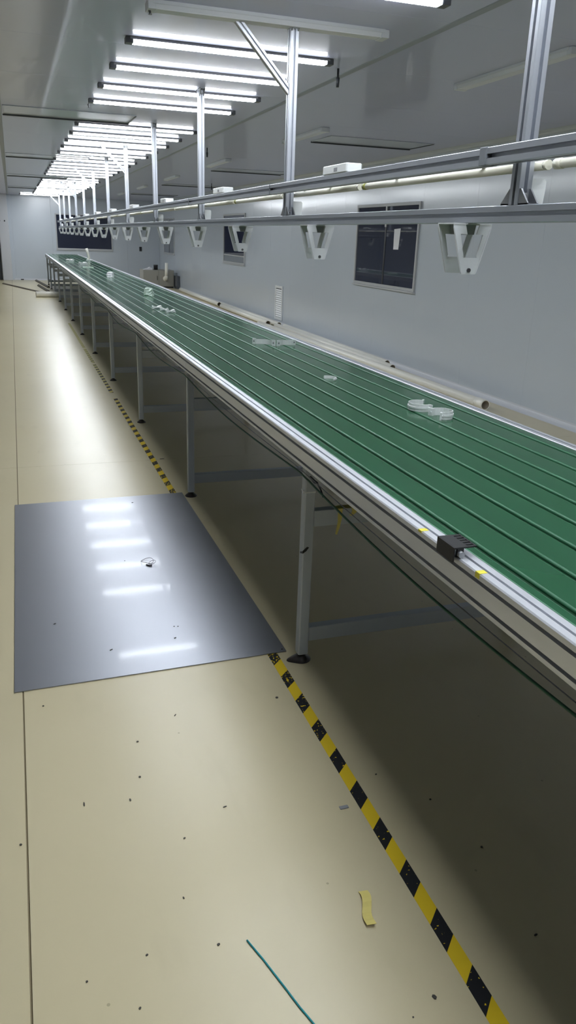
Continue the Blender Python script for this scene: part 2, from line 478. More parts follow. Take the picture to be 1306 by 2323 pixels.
# louvred air vent low on the right wall
lv = empty('louvre_vent', (XR, 13.76, 0.085), 'white louvred air vent low on the grey right wall', 'vent')
obj('frame', MB().box(-.02, 0, -.21, -.165, 0, .6, bv=.003).box(-.02, 0, .165, .21, 0, .6, bv=.003).box(-.02, 0, -.165, .165, 0, .045, bv=.003).box(-.02, 0, -.165, .165, .555, .6, bv=.003), 'white_plastic', lv)
obj('backing', MB().box(-.003, -.001, -.165, .165, .045, .555), 'hatch_edge', lv)
sl = MB().prism([(-.019, 0), (-.017, -.004), (-.004, .022), (-.006, .026)], (0, -.165, 0), X, Z, Y, .33).mesh('slat', 'white_plastic')
for k in range(13): obj('slat', sl, None, lv, (0, 0, .055 + .038 * k))

# ================================================================== CEILING LAMPS
def lamp_meshes(lit):
    k = 1.0 if lit else 1.2
    Q = lambda p: [(a * (1 if lit else 1.35), b * k) for a, b in p]
    bar = lambda p, x0=-.56, l=1.12: MB().prism(Q(p), (x0, 0, 0), Y, Z, X, l)
    body = bar([(-.032, 0), (-.032, -.0115), (-.030, -.013), (.030, -.013), (.032, -.0115), (.032, 0)])
    side = bar([(-.029, -.013), (-.0255, -.0255), (.0255, -.0255), (.029, -.013)], -.543, 1.086)
    down = bar([(-.0250, -.0256), (-.0235, -.0285), (.0235, -.0285), (.0250, -.0256)], -.543, 1.086)
    w = .030 if lit else .041
    cap = MB().box(-.583, -.5435, -w, w, -.030 * k, -.001, bv=.003)
    cap2 = MB().box(.5435, .583, -w, w, -.030 * k, -.001, bv=.003)
    e = 'lamp_end' if lit else 'white_metal'
    return (body.mesh('lamp_body', 'lamp_tray' if lit else 'white_metal'), side.mesh('side_diffuser', 'glow_side' if lit else 'dead'), down.mesh('diffuser', 'glow' if lit else 'dead'),
            cap.mesh('end_cap', e), cap2.mesh('end_cap', e))
LIT, OFF = lamp_meshes(True), lamp_meshes(False)
def lamp(x, y, lit, label, group, rz=0.0):
    o = empty('ceiling_lamp', (x, y, ZC - 0.0005), label, 'lamp', group, rz)
    ms = LIT if lit else OFF
    for nm, me in zip(('lamp_body', 'side_diffuser', 'diffuser', 'end_cap', 'end_cap'), ms): obj(nm, me, None, o)
    return o
LX = 1.227
ly = [3.35] + [4.66 + .715 * k for k in range(4)] + [8.26 + .75 * k for k in range(5)] + [12.3 + .68 * k for k in range(6)] + [17.45 + .68 * k for k in range(5)] + [21.4 + .7 * k for k in range(5)]
for k, y in enumerate(ly):
    if k == 0: lab = 'lit strip lamp cut by the top edge of the picture, nearest of the lit row'
    elif k == len(ly) - 1: lab = 'last aligned lit strip lamp, just before the one set further left'
    else: lab = '%s lit white strip lamp in the ceiling row, counted from the nearest' % ORD[k]
    lamp(LX, y, True, lab, 'lit strip lamps in a row above the table')
lamp(LX - .34, 25.25, True, 'last lit strip lamp by the far wall, set further left than the row', 'lit strip lamps in a row above the table')
lamp(LX, 3.95, False, 'unlit grey strip lamp between the first and second lit lamps', None)
for k in range(7):
    lamp(LX, 2.62 - .72 * k, True, 'lit strip lamp continuing the ceiling row behind the viewpoint', 'lit strip lamps out of view above')
for k, y in enumerate((4.35, 7.87, 11.4, 14.9, 18.4, 21.9)):
    lamp(2.8, y, False, '%s unlit lengthwise strip lamp on the ceiling near the right wall, counted from the nearest' % ORD[k], 'unlit lengthwise strip lamps', math.pi / 2)

# flush access hatches in the ceiling
def hatch(x0, x1, y0, y1, label):
    o = empty('ceiling_hatch', ((x0 + x1) / 2, (y0 + y1) / 2, ZC), label, 'hatch', 'rectangular flush ceiling hatches')
    hx, hy = (x1 - x0) / 2, (y1 - y0) / 2
    obj('hatch_panel', MB().box(-hx + .012, hx - .012, -hy + .012, hy - .012, -0.005, 0, bv=.002), 'hatch', o)
    obj('edge_strip', MB().box(-hx, hx, hy - .012, hy + .014, -.016, 0, bv=.002), 'hatch_edge', o)  # dark strip stands in for the shaded far wall of the recess
    obj('edge_strip', MB().box(-hx, hx, -hy - .004, -hy + .012, -.006, 0, bv=.002), 'hatch', o)
    obj('edge_strip', MB().box(-hx, -hx + .012, -hy + .012, hy - .012, -.007, 0, bv=.002), 'hatch', o)
    obj('edge_strip', MB().box(hx - .012, hx, -hy + .012, hy - .012, -.010, 0, bv=.002), 'hatch_edge', o)  # right edge carries the same painted recess shade
hy_ = [7.80, 12.33, 16.78, 21.45]
for k, y in enumerate(hy_):
    hatch(0.01, 1.12, y - .27, y + .27, 'grey ceiling hatch left of the lit lamps, %s from the near end' % ORD[k])
for k, y in enumerate(hy_):
    hatch(3.05, 4.2, y + .27 - .28, y + .27 + .28, 'grey ceiling hatch near the right wall, %s from the near end' % ORD[k])
# small pendent fittings
for k, (x, y, h) in enumerate(((1.93, 4.86, .10), (4.05, 12.0, .12), (3.8, 16.0, .12), (2.25, 9.7, .1))):
    o = tag(obj('ceiling_nozzle', MB().tube([(x, y, ZC), (x, y, ZC - h * .45), (x, y, ZC - h * .5), (x, y, ZC - h)], [.007, .007, .012, .009], 8), 'dark_metal'),
            ['small dark pendent nozzle beside the second lit lamp end', 'small dark pendent nozzle near the right wall above the nearest window', 'small dark pendent nozzle near the right wall beyond the nearest window',
             'small dark pendent nozzle between overhead posts and unlit lamps'][k], 'nozzle')
for k, (x, y) in enumerate(((0.66, 3.95), (0.655, 6.9))):
    tag(obj('lamp_clip', MB().tube([(x, y, ZC), (x, y, ZC - .024), (x - .004, y, ZC - .030), (x, y, ZC - .046), (x, y, ZC - .052)], [.003, .004, .007, .005, .009], 8), 'screw'),
        'small dark clip hanging at the left end of the ' + ('unlit lamp' if k == 0 else 'fifth lit lamp'), 'clip')

# ================================================================== OVERHEAD FRAME
PX = 1.34
def slot(a, b, sw=.0115, sd=.0165, sides='lrtb'):
    """rectangular extrusion profile a x b centred on 0 with one T-slot per side"""
    h, k = a / 2, b / 2; w = sw / 2; c = .0015
    p = [(-h + c, -k)]
    if 'b' in sides: p += [(-w, -k), (-w, -k + sd), (w, -k + sd), (w, -k)]
    p += [(h - c, -k), (h, -k + c)]
    if 'r' in sides: p += [(h, -w), (h - sd, -w), (h - sd, w), (h, w)]
    p += [(h, k - c), (h - c, k)]
    if 't' in sides: p += [(w, k), (w, k - sd), (-w, k - sd), (-w, k)]
    p += [(-h + c, k), (-h, k - c)]
    if 'l' in sides: p += [(-h, w), (-h + sd, w), (-h + sd, -w), (-h, -w)]
    p += [(-h, -k + c)]
    return p
of = empty('overhead_frame', (PX, 11.95, 1.562), 'aluminium extrusion frame of posts and two long rails hung from the ceiling', 'frame')
OFI = Vector((PX, 11.95, 1.562))
def opart(name, mb, mats, parent=None):
    o = obj(name, mb, mats, parent or of)
    o.location = -OFI if parent is None else (0, 0, 0)
    return o
ZL0, ZL1, ZU0, ZU1 = 1.562, 1.607, 1.711, 1.756
py = [1.97 + 2.0 * k for k in range(-1, 12)]
opart('lower_rail', MB().prism(slot(.042, .045), (PX, -.4, (ZL0 + ZL1) / 2), X, Z, Y, 24.9), 'alu')
segs = [(-.4, 2.08, 1.288)] + [(2.07 + 2.03 * k, 2.07 + 2.03 * (k + 1) - .003, 1.298) for k in range(11)]
for k, (a, b, xc) in enumerate(segs):
    r = opart('upper_rail', MB().prism(slot(.040, .045), (xc, a, (ZU0 + ZU1) / 2), X, Z, Y, b - a), 'alu')
    if k < 3:
        opart('rail_end_cap', MB().box(xc - .0225, xc + .02, b - (.034 if k == 0 else .006), b + .002, ZU0 - .001, ZU1 + .001, bv=.002), 'cap', None)
for k, y in enumerate(py):
    p = opart('post', MB().prism(slot(.042, .042), (PX, y, ZL1), X, Y, Z, ZC - ZL1), 'alu')
    for sg in (-1, 1):
        bk = MB()
        a = .021 * sg
        for q in ((-.018, -.013), (.013, .018)):   # gusset cheeks on the y sides
            bk.prism([(0, 0), (.042 * sg, 0), (.042 * sg, .005), (.006 * sg, .042), (0, .042)], (PX + q[0], y + a, ZL1), Y, Z, X, q[1] - q[0])
        bk.box(PX - .018, PX + .018, min(y + a, y + a + .042 * sg), max(y + a, y + a + .042 * sg), ZL1, ZL1 + .004)
        bk.tube([(PX, y + a + .002 * sg, ZL1 + .024), (PX, y + a + .010 * sg, ZL1 + .024)], .007, 8)
        opart('foot_bracket', bk, 'bracket', p)
    for sg in (-1, 1):
        tb = MB()
        a = .021 * sg
        for q in ((-.018, -.013), (.013, .018)):
            tb.prism([(0, 0), (.042 * sg, 0), (.042 * sg, -.005), (.006 * sg, -.045), (0, -.045)], (PX + q[0], y + a, ZC), Y, Z, X, q[1] - q[0])
        tb.tube([(PX, y + a + .002 * sg, ZC - .026), (PX, y + a + .010 * sg, ZC - .026)], .008, 8)
        tb.box(PX - .018, PX + .018, min(y + a, y + a + .042 * sg), max(y + a, y + a + .042 * sg), ZC - .004, ZC)
        opart('ceiling_bracket', tb, 'bracket', p)
    # white sensor plate on the back of the post foot
    opart('back_plate', MB().prism([(0, 0), (.046, 0), (.050, .05), (.050, .068), (.044, .074), (.006, .074), (0, .066)], (PX + .0215, y - .012, ZL1 - .004), X, Z, Y, .012), 'white_plastic', p)
    if k in (2, 5, 7, 9, 12):
        a, b = Vector((PX - .30, y, ZC)), Vector((PX - .012, y, 2.165))
        dr = (b - a).normalized(); side = Vector((0, 1, 0)); up = dr.cross(side)
        pr = slot(.032, .032, .0085, .0125)
        br = MB().prism(pr, a + dr * .012, side, up, dr, (b - a).length - .012)
        o = opart('brace', br, 'alu')
        opart('brace_bracket', MB().box(a.x - .03, a.x + .02, y - .02, y + .02, ZC - .012, ZC, bv=.002), 'bracket', o)

# hangers below the lower rail
def hanger_meshes():
    zt, zb = 0.0, -0.147
    wt, wb = .066, .0285
    t = .003
    def plate(notch):
        # outline pieces of a V plate in XZ (left arm, right arm, foot, top bars)
        zi0, zi1 = -.098, -.030       # window bottom/top
        xo = lambda z: wt + (wb - wt) * max(0, (-z - .012)) / (.147 - .012)
        xi = lambda z: .039 + (.021 - .039) * (-z - .030) / .068
        mb = MB()
        for s in (-1, 1):
            arm = [(s * xo(0), 0), (s * xo(-.012), -.012), (s * xo(zi0), zi0), (s * (xi(zi0) + .004), zi0), (s * xi(zi0 + .006), zi0 + .006), (s * xi(zi1), zi1), (s * (.0155 if notch else 0), zi1), (s * (.025 if notch else 0), 0)]
            mb.prism(arm, (0, -t / 2, 0), X, Z, Y, t)
        mb.prism([(-xo(zi0), zi0), (xo(zi0), zi0), (wb, zb + .004), (wb - .004, zb), (-wb + .004, zb), (-wb, zb + .004)], (0, -t / 2, 0), X, Z, Y, t)
        # folded edges along the arms
        for s in (-1, 1):
            a = Vector((s * xo(-.012), 0, -.012)); b = Vector((s * wb, 0, zb + .004)); dd = (b - a)
            mb.prism([(-t / 2, -.0035), (t / 2, -.0035), (t / 2, .0035), (-t / 2, .0035)], a - Vector((s * t, 0, 0)), X, Y, dd.normalized(), dd.length)
        return mb
    return (plate(True).mesh('front_plate', 'hanger'), plate(False).mesh('rear_plate', 'hanger'),
            MB().prism([(-.028, 0), (.028, 0), (.022, -.030), (-.022, -.030)], (0, -.018, 0), X, Z, Y, .066).mesh('clamp_block', 'hanger_in'),
            MB().prism([(.0065 * math.cos(q * math.pi / 5), .0065 * math.sin(q * math.pi / 5)) for q in range(10)], (0, 0, 0), X, Z, (0, -1, 0), .005).mesh('screw', 'screw'),
            MB().box(-.066, .066, -.0500, .0500, -.002, .002).mesh('top_flange', 'hanger'))
HM = hanger_meshes()
hys = [2.245 + 1.298 * k for k in range(8)] + [11.34 + 1.5 * 0 + 0.02] 
hys = [2.245, 3.545, 4.875, 6.13, 7.48, 8.77, 10.04, 11.38, 12.75, 14.1, 15.5, 16.9, 18.2, 19.6, 21.0, 22.4, 23.8]
for k, y in enumerate(hys):
    if k == 0: lab = 'white V-shaped sheet hanger under the lower rail, nearest and largest'
    elif k == 2: lab = 'white V-shaped sheet hanger in front of the smaller dark window, third from the nearest'
    else: lab = '%s white V-shaped sheet hanger under the lower rail, counted from the nearest' % ORD[k]
    h = empty('rail_hanger', (PX, y, ZL0 - .0025), lab, 'hanger', 'V-shaped hangers under the lower rail')
    f = obj('front_plate', HM[0], None, h, (0, -.047, 0)); obj('screw', HM[3], None, f, (0, -.001, -.135))
    r = obj('rear_plate', HM[1], None, h, (0, .047, 0))
    obj('clamp_block', HM[2], None, h, (0, -.005, -.0005)); obj('top_flange', HM[4], None, h)

# unlit slim tubes tucked behind the upper rail
spans = [(.65, 1.88), (1.91, 3.12)] + [(3.16 + 1.0 * k, 4.13 + 1.0 * k) for k in range(20)]
for k, (a, b) in enumerate(spans):
    o = empty('tube_light', (1.378, a, 1.7085), '%s unlit cream tube light behind the upper rail, counted from the nearest' % ORD[k], 'tube light', 'unlit cream tubes behind the upper rail')
    obj('diffuser', MB().tube([(0, .012, 0), (0, b - a - .012, 0)], .0125, 10), 'tube', o)
    obj('end_cap', MB().tube([(0, 0, 0), (0, .014, 0)], .0130, 10), 'tube', o)
    obj('end_cap', MB().tube([(0, b - a - .03, 0), (0, b - a, 0)], .0135, 10), 'tube_cap' if k in (1, 3, 7, 12) else 'tube', o)
    obj('clip', MB().box(-.058, .004, .3, .32, .0105, .0165), 'white_plastic', o)
    obj('clip', MB().box(-.058, .004, b - a - .32, b - a - .3, .0105, .0165), 'white_plastic', o)
# white socket boxes standing on the upper rail
bx = MB().box(-.035, .035, -.13, .13, 0, .034, bv=.006).mesh('socket_box', 'white_plastic')
sk = MB().box(-.0362, -.0345, -.035, .0, .008, .022).mesh('socket_face', 'hanger_in')
for k in range(11):
    o = tag(obj('socket_box', bx, None, None, (1.312, 3.21 + 2.0 * k, ZU1 + .0005)), '%s white socket box on top of the upper rail, counted from the nearest' % ORD[k], 'socket box', 'white boxes on the upper rail')
    obj('socket_face', sk, None, o)

# ================================================================== LONG TABLE
TY0, TY1 = -1.2, 24.25
tb = empty('assembly_table', (1.34, 0, 0), 'very long work table with green ribbed top and aluminium edge rails', 'table')
def tpart(name, mb, mats, parent=None): 
    o = obj(name, mb, mats, parent or tb)
    if parent is None: o.location = (-1.34, 0, 0)
    return o
RZ0, RZ1 = .772, .853
def rail_poly(x0, sgn):
    """edge rail section; x0 is the outer face, sgn +1 grows to +x"""
    w = .046
    p = [(0, RZ0 + .002), (0, .7835), (.020, .7835), (.020, .7925), (0, .7925), (0, .8295), (.017, .8295), (.017, .8385), (0, .8385), (0, RZ1 - .003), (.003, RZ1),
         (.0195, RZ1), (.0195, RZ1 - .008), (.0265, RZ1 - .008), (.0265, RZ1), (w - .002, RZ1), (w, RZ1 - .002), (w, RZ0 + .002), (w - .002, RZ0), (.002, RZ0)]
    return [(x0 + sgn * a, b) for a, b in p]
ys = [TY0, .285, 4.285, 8.285, 12.285, 16.285, 20.285, TY1]
for i in range(len(ys) - 1):
    a, b = ys[i] + .0012, ys[i + 1] - .0012
    tpart('edge_rail', MB().prism(rail_poly(.870, 1), (0, a, 0), X, Z, Y, b - a), 'alu_table')
    tpart('edge_rail', MB().prism(rail_poly(1.812, -1), (0, a, 0), X, Z, Y, b - a), 'alu_table')
tpart('bed', MB().box(.917, 1.765, TY0, TY1, .815, .842), 'green_bed')
gx = [.917, .955, 1.062, 1.172, 1.281, 1.389, 1.498, 1.606, 1.715, 1.765]
for i in range(len(gx) - 1):
    a = gx[i] + (.0070 if i else .0005); b = gx[i + 1] - (.0070 if i < len(gx) - 2 else .0005)
    poly = [(a, .8421), (a, .8455), (a + .0012, .8480), (a + .0030, .8494), (a + .0055, .850), (b - .0055, .850), (b - .0030, .8494), (b - .0012, .8480), (b, .8455), (b, .8421)]
    tpart('slat', MB().prism(poly, (0, TY0, 0), X, Z, Y, TY1 - TY0, 0, [1, 1, 1, 1, 0, 1, 1, 1, 1, 1]), ['green', 'green_glint'])
tpart('end_plate', MB().box(.872, 1.81, TY1, TY1 + .004, RZ0, RZ1), 'alu')
# leg frames
def leg_mesh():
    return MB().box(-.019, .019, -.020, .020, .028, RZ0, bv=.004).mesh('leg', 'leg')
def foot_mesh(ear_k=.0):
    mb = MB()
    n = 24; prof = [(.001, .052), (.0095, .052), (.0095, .024), (.017, .020), (.028, .011), (.036, .004), (.036, 0)]
    v = []; f = []
    for r, z in prof:
        for k in range(n):
            q = 2 * math.pi * k / n
            ear = 1 + (ear_k * max(0, -math.cos(q)) ** 5 if r > .02 else 0)
            v.append((r * math.cos(q) * ear, r * math.sin(q), z))
    for i in range(len(prof) - 1):
        for k in range(n): f.append((i * n + k, (i + 1) * n + k, (i + 1) * n + (k + 1) % n, i * n + (k + 1) % n))
    mb.add(v, f, 0, True)
    if ear_k: mb.tube([(-.048, 0, .003), (-.048, 0, .0070)], .0050, 10, 1)
    return mb.mesh('foot', ['rubber', 'screw'])
LM, FM, FE = leg_mesh(), foot_mesh(), foot_mesh(.62)
LB = MB().box(.0195, .8995, -.018, .018, .083, .140, bv=.003).mesh('lower_crossbar', 'leg')
UB = MB().box(.0195, .8995, -.018, .018, .540, .600, bv=.003).mesh('upper_crossbar', 'leg')
legs_y = [-1.0] + [.39 + 2.0 * k for k in range(12)] + [24.1]
for y in legs_y:
    for x in (.914, 1.833):
        l = obj('leg', LM, None, tb, (x - 1.34, y, 0), math.pi if x > 1.5 else 0)
        obj('foot', FE if x < 1 and 2 < y < 3 else FM, None, l)
    obj('lower_crossbar', LB, None, tb, (.914 - 1.34, y, 0))
    obj('upper_crossbar', UB, None, tb, (.914 - 1.34, y, 0))

# green wire slung under the front rail
rnd = random.Random(3)
pts = []
for k in range(120):
    y = .1 + k * .1
    ph = ((y - .39) % 2.0) / 2.0
    z = .735 - .030 * math.sin(math.pi * ph) + .004 * math.sin(y * 3.1)
    pts.append((.8985 + .004 * math.sin(y * 2.3) - .014, y, z))
tag(obj('green_cable', MB().tube(pts, .0035, 6), 'wire'), 'dark green cable slung below the front edge rail of the table', 'cable')
pts2 = [(.8655, .2 + .1 * k, (.765) - .012 * math.sin(math.pi * (((.2 + .1 * k - .39) % 2.0) / 2.0))) for k in range(80)]
tag(obj('thin_wire', MB().tube(pts2, .0014, 5), 'black'), 'thin black wire running just under the front edge rail', 'wire')
# cable tie, black tape on the nearest leg, masking tape on the crossbar
tie = MB().prism([(-.0195, -.0205), (.0195, -.0205), (.0195, .0205), (-.0195, .0205)], (.914, 2.39, .668), X, Y, Z, .005)
tie.box(.914 - .0245, .914 - .0195, 2.39 - .014, 2.39 - .006, .666, .675)
tag(obj('cable_tie', tie, 'white_plastic'), 'white cable tie round the top of the nearest visible table leg', 'cable tie')
tag(obj('cable_connector', MB().tube([(.902, 2.345, .735), (.905, 2.31, .728), (.906, 2.29, .730)], [.004, .0055, .004], 8).tube([(.906, 2.29, .730), (.900, 2.24, .722), (.893, 2.20, .712)], .003, 6), 'black'), 'black cable connector beside the top of the nearest visible leg', 'connector')
tag(obj('black_tape_scrap', MB().prism([(-.0195, -.003), (-.0195, -.012), (-.010, -.016), (.003, -.020), (.004, -.013), (-.006, -.010)], (.8945, 2.39, .455), Y, Z, (-1, 0, 0), .001).prism([(-.0195, -.013), (-.006, -.004), (.004, .009), (-.004, .012), (-.0195, -.002)], (.914, 2.3697, .455), X, Z, (0, -1, 0), .001), 'black'), 'scrap of black tape stuck across the nearest visible leg', 'tape')
mt = MB()
for x, z0, w in ((1.022, .502, .018), (1.075, .570, .026)):
    mt.prism([(0, .601 - z0), (w, .601 - z0), (w * .9, (.601 - z0) * .6), (w * .6, (.601 - z0) * .3), (w * .1, .0), (-w * .3, .004), (w * .1, (.601 - z0) * .5)], (x, 2.3715, z0), X, Z, (0, -1, 0), .0012)
mt.box(1.02, 1.105, 2.372, 2.405, .6005, .6015)
tag(obj('masking_tape_strip', mt, 'masking'), 'torn yellow masking tape hanging from the upper crossbar of the nearest leg', 'tape')

# black comb clip on the front rail
cl = empty('duct_clip', (.890, 1.383, RZ1 + .0006), 'black slotted plastic clip sitting on the front edge rail', 'clip')
obj('body', MB().box(-.030, -.026, -.037, .037, -.013, .0225, bv=.001).box(-.026, .006, -.037, .037, .0190, .0225).box(-.020, -.004, -.036, -.030, 0, .0190).box(-.020, -.004, .030, .036, 0, .0190), 'black', cl)
tth = MB().box(.006, .026, -.0038, .0038, .0190, .0225, bv=.0008).mesh('tooth', 'black')
for k in range(6): obj('tooth', tth, None, cl, (0, -.033 + .0132 * k, 0))
obj('joiner', MB().box(.0235, .0265, -.037, .037, .0186, .0229), 'black', cl)
obj('roller', MB().tube([(-.014, -.046, .0075), (-.014, -.037, .0075)], .0075, 10), 'bracket', cl)
# yellow stickers on the rail
for k, (y, dz) in enumerate(((1.517, .005), (1.262, .012))):
    o = MB().box(.8703, .889, y - .008, y + .008, RZ1 + .0002, RZ1 + .0008)
    o.box(.8692, .8699, y - .008, y + .008, RZ1 - dz, RZ1 + .0008)
    tag(obj('rail_sticker', o, 'yellow'), 'small yellow sticker on the front rail ' + ('beyond the black clip' if k == 0 else 'on the near side of the black clip'), 'sticker')

# ------------------------------------------------------------------ white pipe clamps and odds on the table top
TZ = .8502
def arc_clip(name, cx, cy, r, a0, a1, h, t, label, ears=(True, True), n=14, group='white pipe clips on the table top', lift=0.0):
    """a clip lying on its edge: a vertical-walled arc with bolt ears"""
    mb = MB(); v = []; f = []
    for i in range(n + 1):
        q = math.radians(a0 + (a1 - a0) * i / n)
        for rr, z in ((r, 0), (r + t, 0), (r + t, h), (r, h)):
            v.append((rr * math.cos(q), rr * math.sin(q), z))
    for i in range(n):
        for k in range(4): f.append((i * 4 + k, i * 4 + (k + 1) % 4, i * 4 + 4 + (k + 1) % 4, i * 4 + 4 + k))
    f += [(3, 2, 1, 0), (n * 4, n * 4 + 1, n * 4 + 2, n * 4 + 3)]
    mb.add(v, f)
    # raised rib along the outside
    v = []; f = []
    for i in range(n + 1):
        q = math.radians(a0 + (a1 - a0) * i / n)
        for rr, z in ((r + t, h * .38), (r + t + .003, h * .38), (r + t + .003, h * .62), (r + t, h * .62)): v.append((rr * math.cos(q), rr * math.sin(q), z))
    for i in range(n):
        for k in range(4): f.append((i * 4 + k, i * 4 + (k + 1) % 4, i * 4 + 4 + (k + 1) % 4, i * 4 + 4 + k))
    f += [(3, 2, 1, 0), (n * 4, n * 4 + 1, n * 4 + 2, n * 4 + 3)]
    mb.add(v, f)
    o = obj(name, mb, 'white_plastic', None, (cx, cy, TZ + lift))
    tag(o, label, 'pipe clip', group)
    for e, a in zip(ears, (a0, a1)):
        if e:
            q = math.radians(a); ca, sa = math.cos(q), math.sin(q)
            ear = MB().prism([(-.003, -.002), (.018, -.002), (.018, .006), (-.003, .006)], (r * ca, r * sa, 0), (ca, sa, 0), (-sa, ca, 0), Z, h)
            ear.tube([Vector(((r + .009) * ca + .006 * sa * -1, (r + .009) * sa + .006 * ca, h / 2)), Vector(((r + .009) * ca + .008 * sa * -1, (r + .009) * sa + .008 * ca, h / 2))], .0045, 8, 0)
            obj('bolt_ear', ear, 'white_plastic', o)
    return o
arc_clip('pipe_clip', 1.548, 2.795, .047, 50, 285, .030, .004, 'white half-round pipe clip open towards the table end, behind its nearer twin')
arc_clip('pipe_clip', 1.560, 2.640, .040, -125, 120, .030, .004, 'white half-round pipe clip with a bolt lug, nearest of all the clips')
arc_clip('pipe_clip', 1.425, 3.515, .034, -75, 110, .014, .004, 'single small white hooked clip lying alone in the middle of the table', ears=(False, False))
# two shallow saddle clips standing end to end
def saddle(x0, y0, x1, y1, label, h=.03):
    a, b = Vector((x0, y0, 0)), Vector((x1, y1, 0)); d = (b - a); L_ = d.length; d.normalize(); s = Vector((-d.y, d.x, 0))
    mb = MB(); n = 10; v = []; f = []
    for i in range(n + 1):
        t = i / n; off = s * (.035 * math.sin(math.pi * t))
        p = a + d * (L_ * t) + off
        for q, z in ((0, 0), (.004, 0), (.004, h), (0, h)): v.append(p + s * q + Vector((0, 0, z)))
    for i in range(n):
        for k in range(4): f.append((i * 4 + k, i * 4 + (k + 1) % 4, i * 4 + 4 + (k + 1) % 4, i * 4 + 4 + k))
    f += [(3, 2, 1, 0), (n * 4, n * 4 + 1, n * 4 + 2, n * 4 + 3)]
    mb.add(v, f)
    o = obj('saddle_clip', mb, 'white_plastic', None, (0, 0, TZ)); tag(o, label, 'pipe clip', 'white saddle clips on the table top')
    for p in (a, b):
        e = MB().prism([(-.012, -.006), (.012, -.006), (.012, .002), (-.012, .002)], p, d, s, Z, h + .006)
        e.tube([p - s * .0062 + Vector((0, 0, .018)), p - s * .0072 + Vector((0, 0, .018))], .006, 8, 1)
        me = obj('bolt_ear', e, ['white_plastic', 'hanger_in'], o)
saddle(1.432, 4.84, 1.53, 4.735, 'left one of two long white clips lying end to end across the table')
saddle(1.556, 4.725, 1.672, 4.76, 'right one of two long white clips lying end to end across the table')
# loose cluster further down
for k, (x, y, rz, w) in enumerate(((1.215, 7.27, .3, .10), (1.245, 7.06, -.5, .08), (1.27, 6.9, .2, .09))):
    o = obj('loose_clip', MB().prism([(-w / 2, 0), (-w / 2 + .01, .028), (0, .018), (w / 2 - .012, .03), (w / 2, 0), (w / 2 - .012, .006), (0, .010), (-w / 2 + .012, .006)], (0, -.014, 0), X, Z, Y, .028).tube([(-w / 2, 0, .014), (-w / 2 + .006, 0, .03)], .008, 8), 'white_plastic', None, (x, y, TZ), rz)
    tag(o, ['white clip at the far side of a loose cluster of three on the table', 'white clip in the middle of a loose cluster of three on the table', 'white clip at the near side of a loose cluster of three on the table'][k], 'pipe clip', 'loose cluster of clips')
def crumple(name, x, y, sx, sy, sz, seed, m, label, cat):
    r = random.Random(seed); mb = MB(); n, k = 10, 5; v = []; f = []
    for i in range(k + 1):
        for j in range(n):
            q = 2 * math.pi * j / n; t = i / k
            rr = (1.0 - .25 * t * t) * (1 + .22 * (r.random() - .5))
            v.append((sx * rr * math.cos(q), sy * rr * math.sin(q), max(0, sz * (t + (.16 * (r.random() - .5) if i else 0)))))
    for i in range(k):
        for j in range(n): f.append((i * n + j, i * n + (j + 1) % n, (i + 1) * n + (j + 1) % n, (i + 1) * n + j))
    f += [tuple(range(n - 1, -1, -1)), tuple(k * n + j for j in range(n))]
    mb.add(v, f)
    return tag(obj(name, mb, m, None, (x, y, TZ)), label, cat)
crumple('film_bundle', 1.40, 8.9, .055, .10, .075, 5, 'film', 'pale crumpled plastic film bundle on the table beyond the loose clips', 'plastic film')
crumple('paper_ball', 1.39, 12.55, .06, .12, .07, 8, 'paper', 'crumpled white paper lying on the table beyond the film bundle', 'paper')
for k, (x, y, w, h, l) in enumerate(((1.33, 15.7, .20, .018, .10), (1.36, 17.2, .16, .05, .14), (1.22, 19.0, .12, .04, .2))):
    o = obj('clip_strip', MB().prism([(-w / 2, 0), (w / 2, 0), (w / 2, h * .6), (w / 2 - .02, h), (0, h * .7), (-w / 2 + .02, h), (-w / 2, h * .6)], (0, -l / 2, 0), X, Z, Y, l), 'white_plastic' if k else 'film', None, (x, y, TZ), .15 * k)
    tag(o, ['flat pale strip lying across the table in front of the standing white pipe', 'white fitting lying on the table by the foot of the standing white pipe', 'white fitting lying near the far left end of the table'][k], 'fitting')
sp = empty('standing_pipe', (1.68, 19.5, TZ), 'white pipe piece standing upright on the far part of the table', 'pipe')
obj('pipe', MB().tube([(-.035, 0, .03), (.0, 0, .03), (.006, 0, .06), (-.02, 0, .17), (-.045, 0, .27)], [.03, .03, .03, .03, .032], 14), 'pvc', sp)
obj('base_fitting', MB().box(-.06, .09, -.05, .05, 0, .022, bv=.006), 'white_plastic', sp)

# ================================================================== PIPES ALONG THE RIGHT WALL
def long_pipe(x0, y0, x1, y1, r, label, bell=False, z=None):
    o = empty('floor_pipe', (x0, y0, 0), label, 'pipe', 'cream pipes on the floor by the right wall')
    zz = z or r
    a = Vector((0, 0, zz)); b = Vector((x1 - x0, y1 - y0, zz))
    obj('pipe', MB().pipe(a, b, r, r * .88), ['pvc', 'pvc_in'], o)
    if bell:
        d = (b - a).normalized()
        obj('collar', MB().pipe(a + d * .0, a + d * .14, r * 1.06, r * 1.001), ['pvc', 'pvc_in'], o)
    return o
long_pipe(4.19, 6.3, 4.05, 13.4, .047, 'longest cream pipe, its open collared end beside the near wall cove', True, .0505)
long_pipe(4.405, 8.92, 4.42, 13.1, .040, 'cream pipe lying tight against the right wall cove, open end facing forward')
long_pipe(4.300, 8.55, 4.30, 13.2, .042, 'cream pipe lying between the longest pipe and the one against the wall')
long_pipe(4.40, 13.34, 4.40, 17.6, .042, 'cream pipe with a dark open end below the louvred vent')
long_pipe(4.245, 13.5, 4.265, 17.0, .047, 'cream pipe beginning behind the longest pipe, halfway down the wall')
long_pipe(4.31, 17.4, 4.38, 22.2, .047, 'cream pipe ending next to the grey cabinet in the corner')

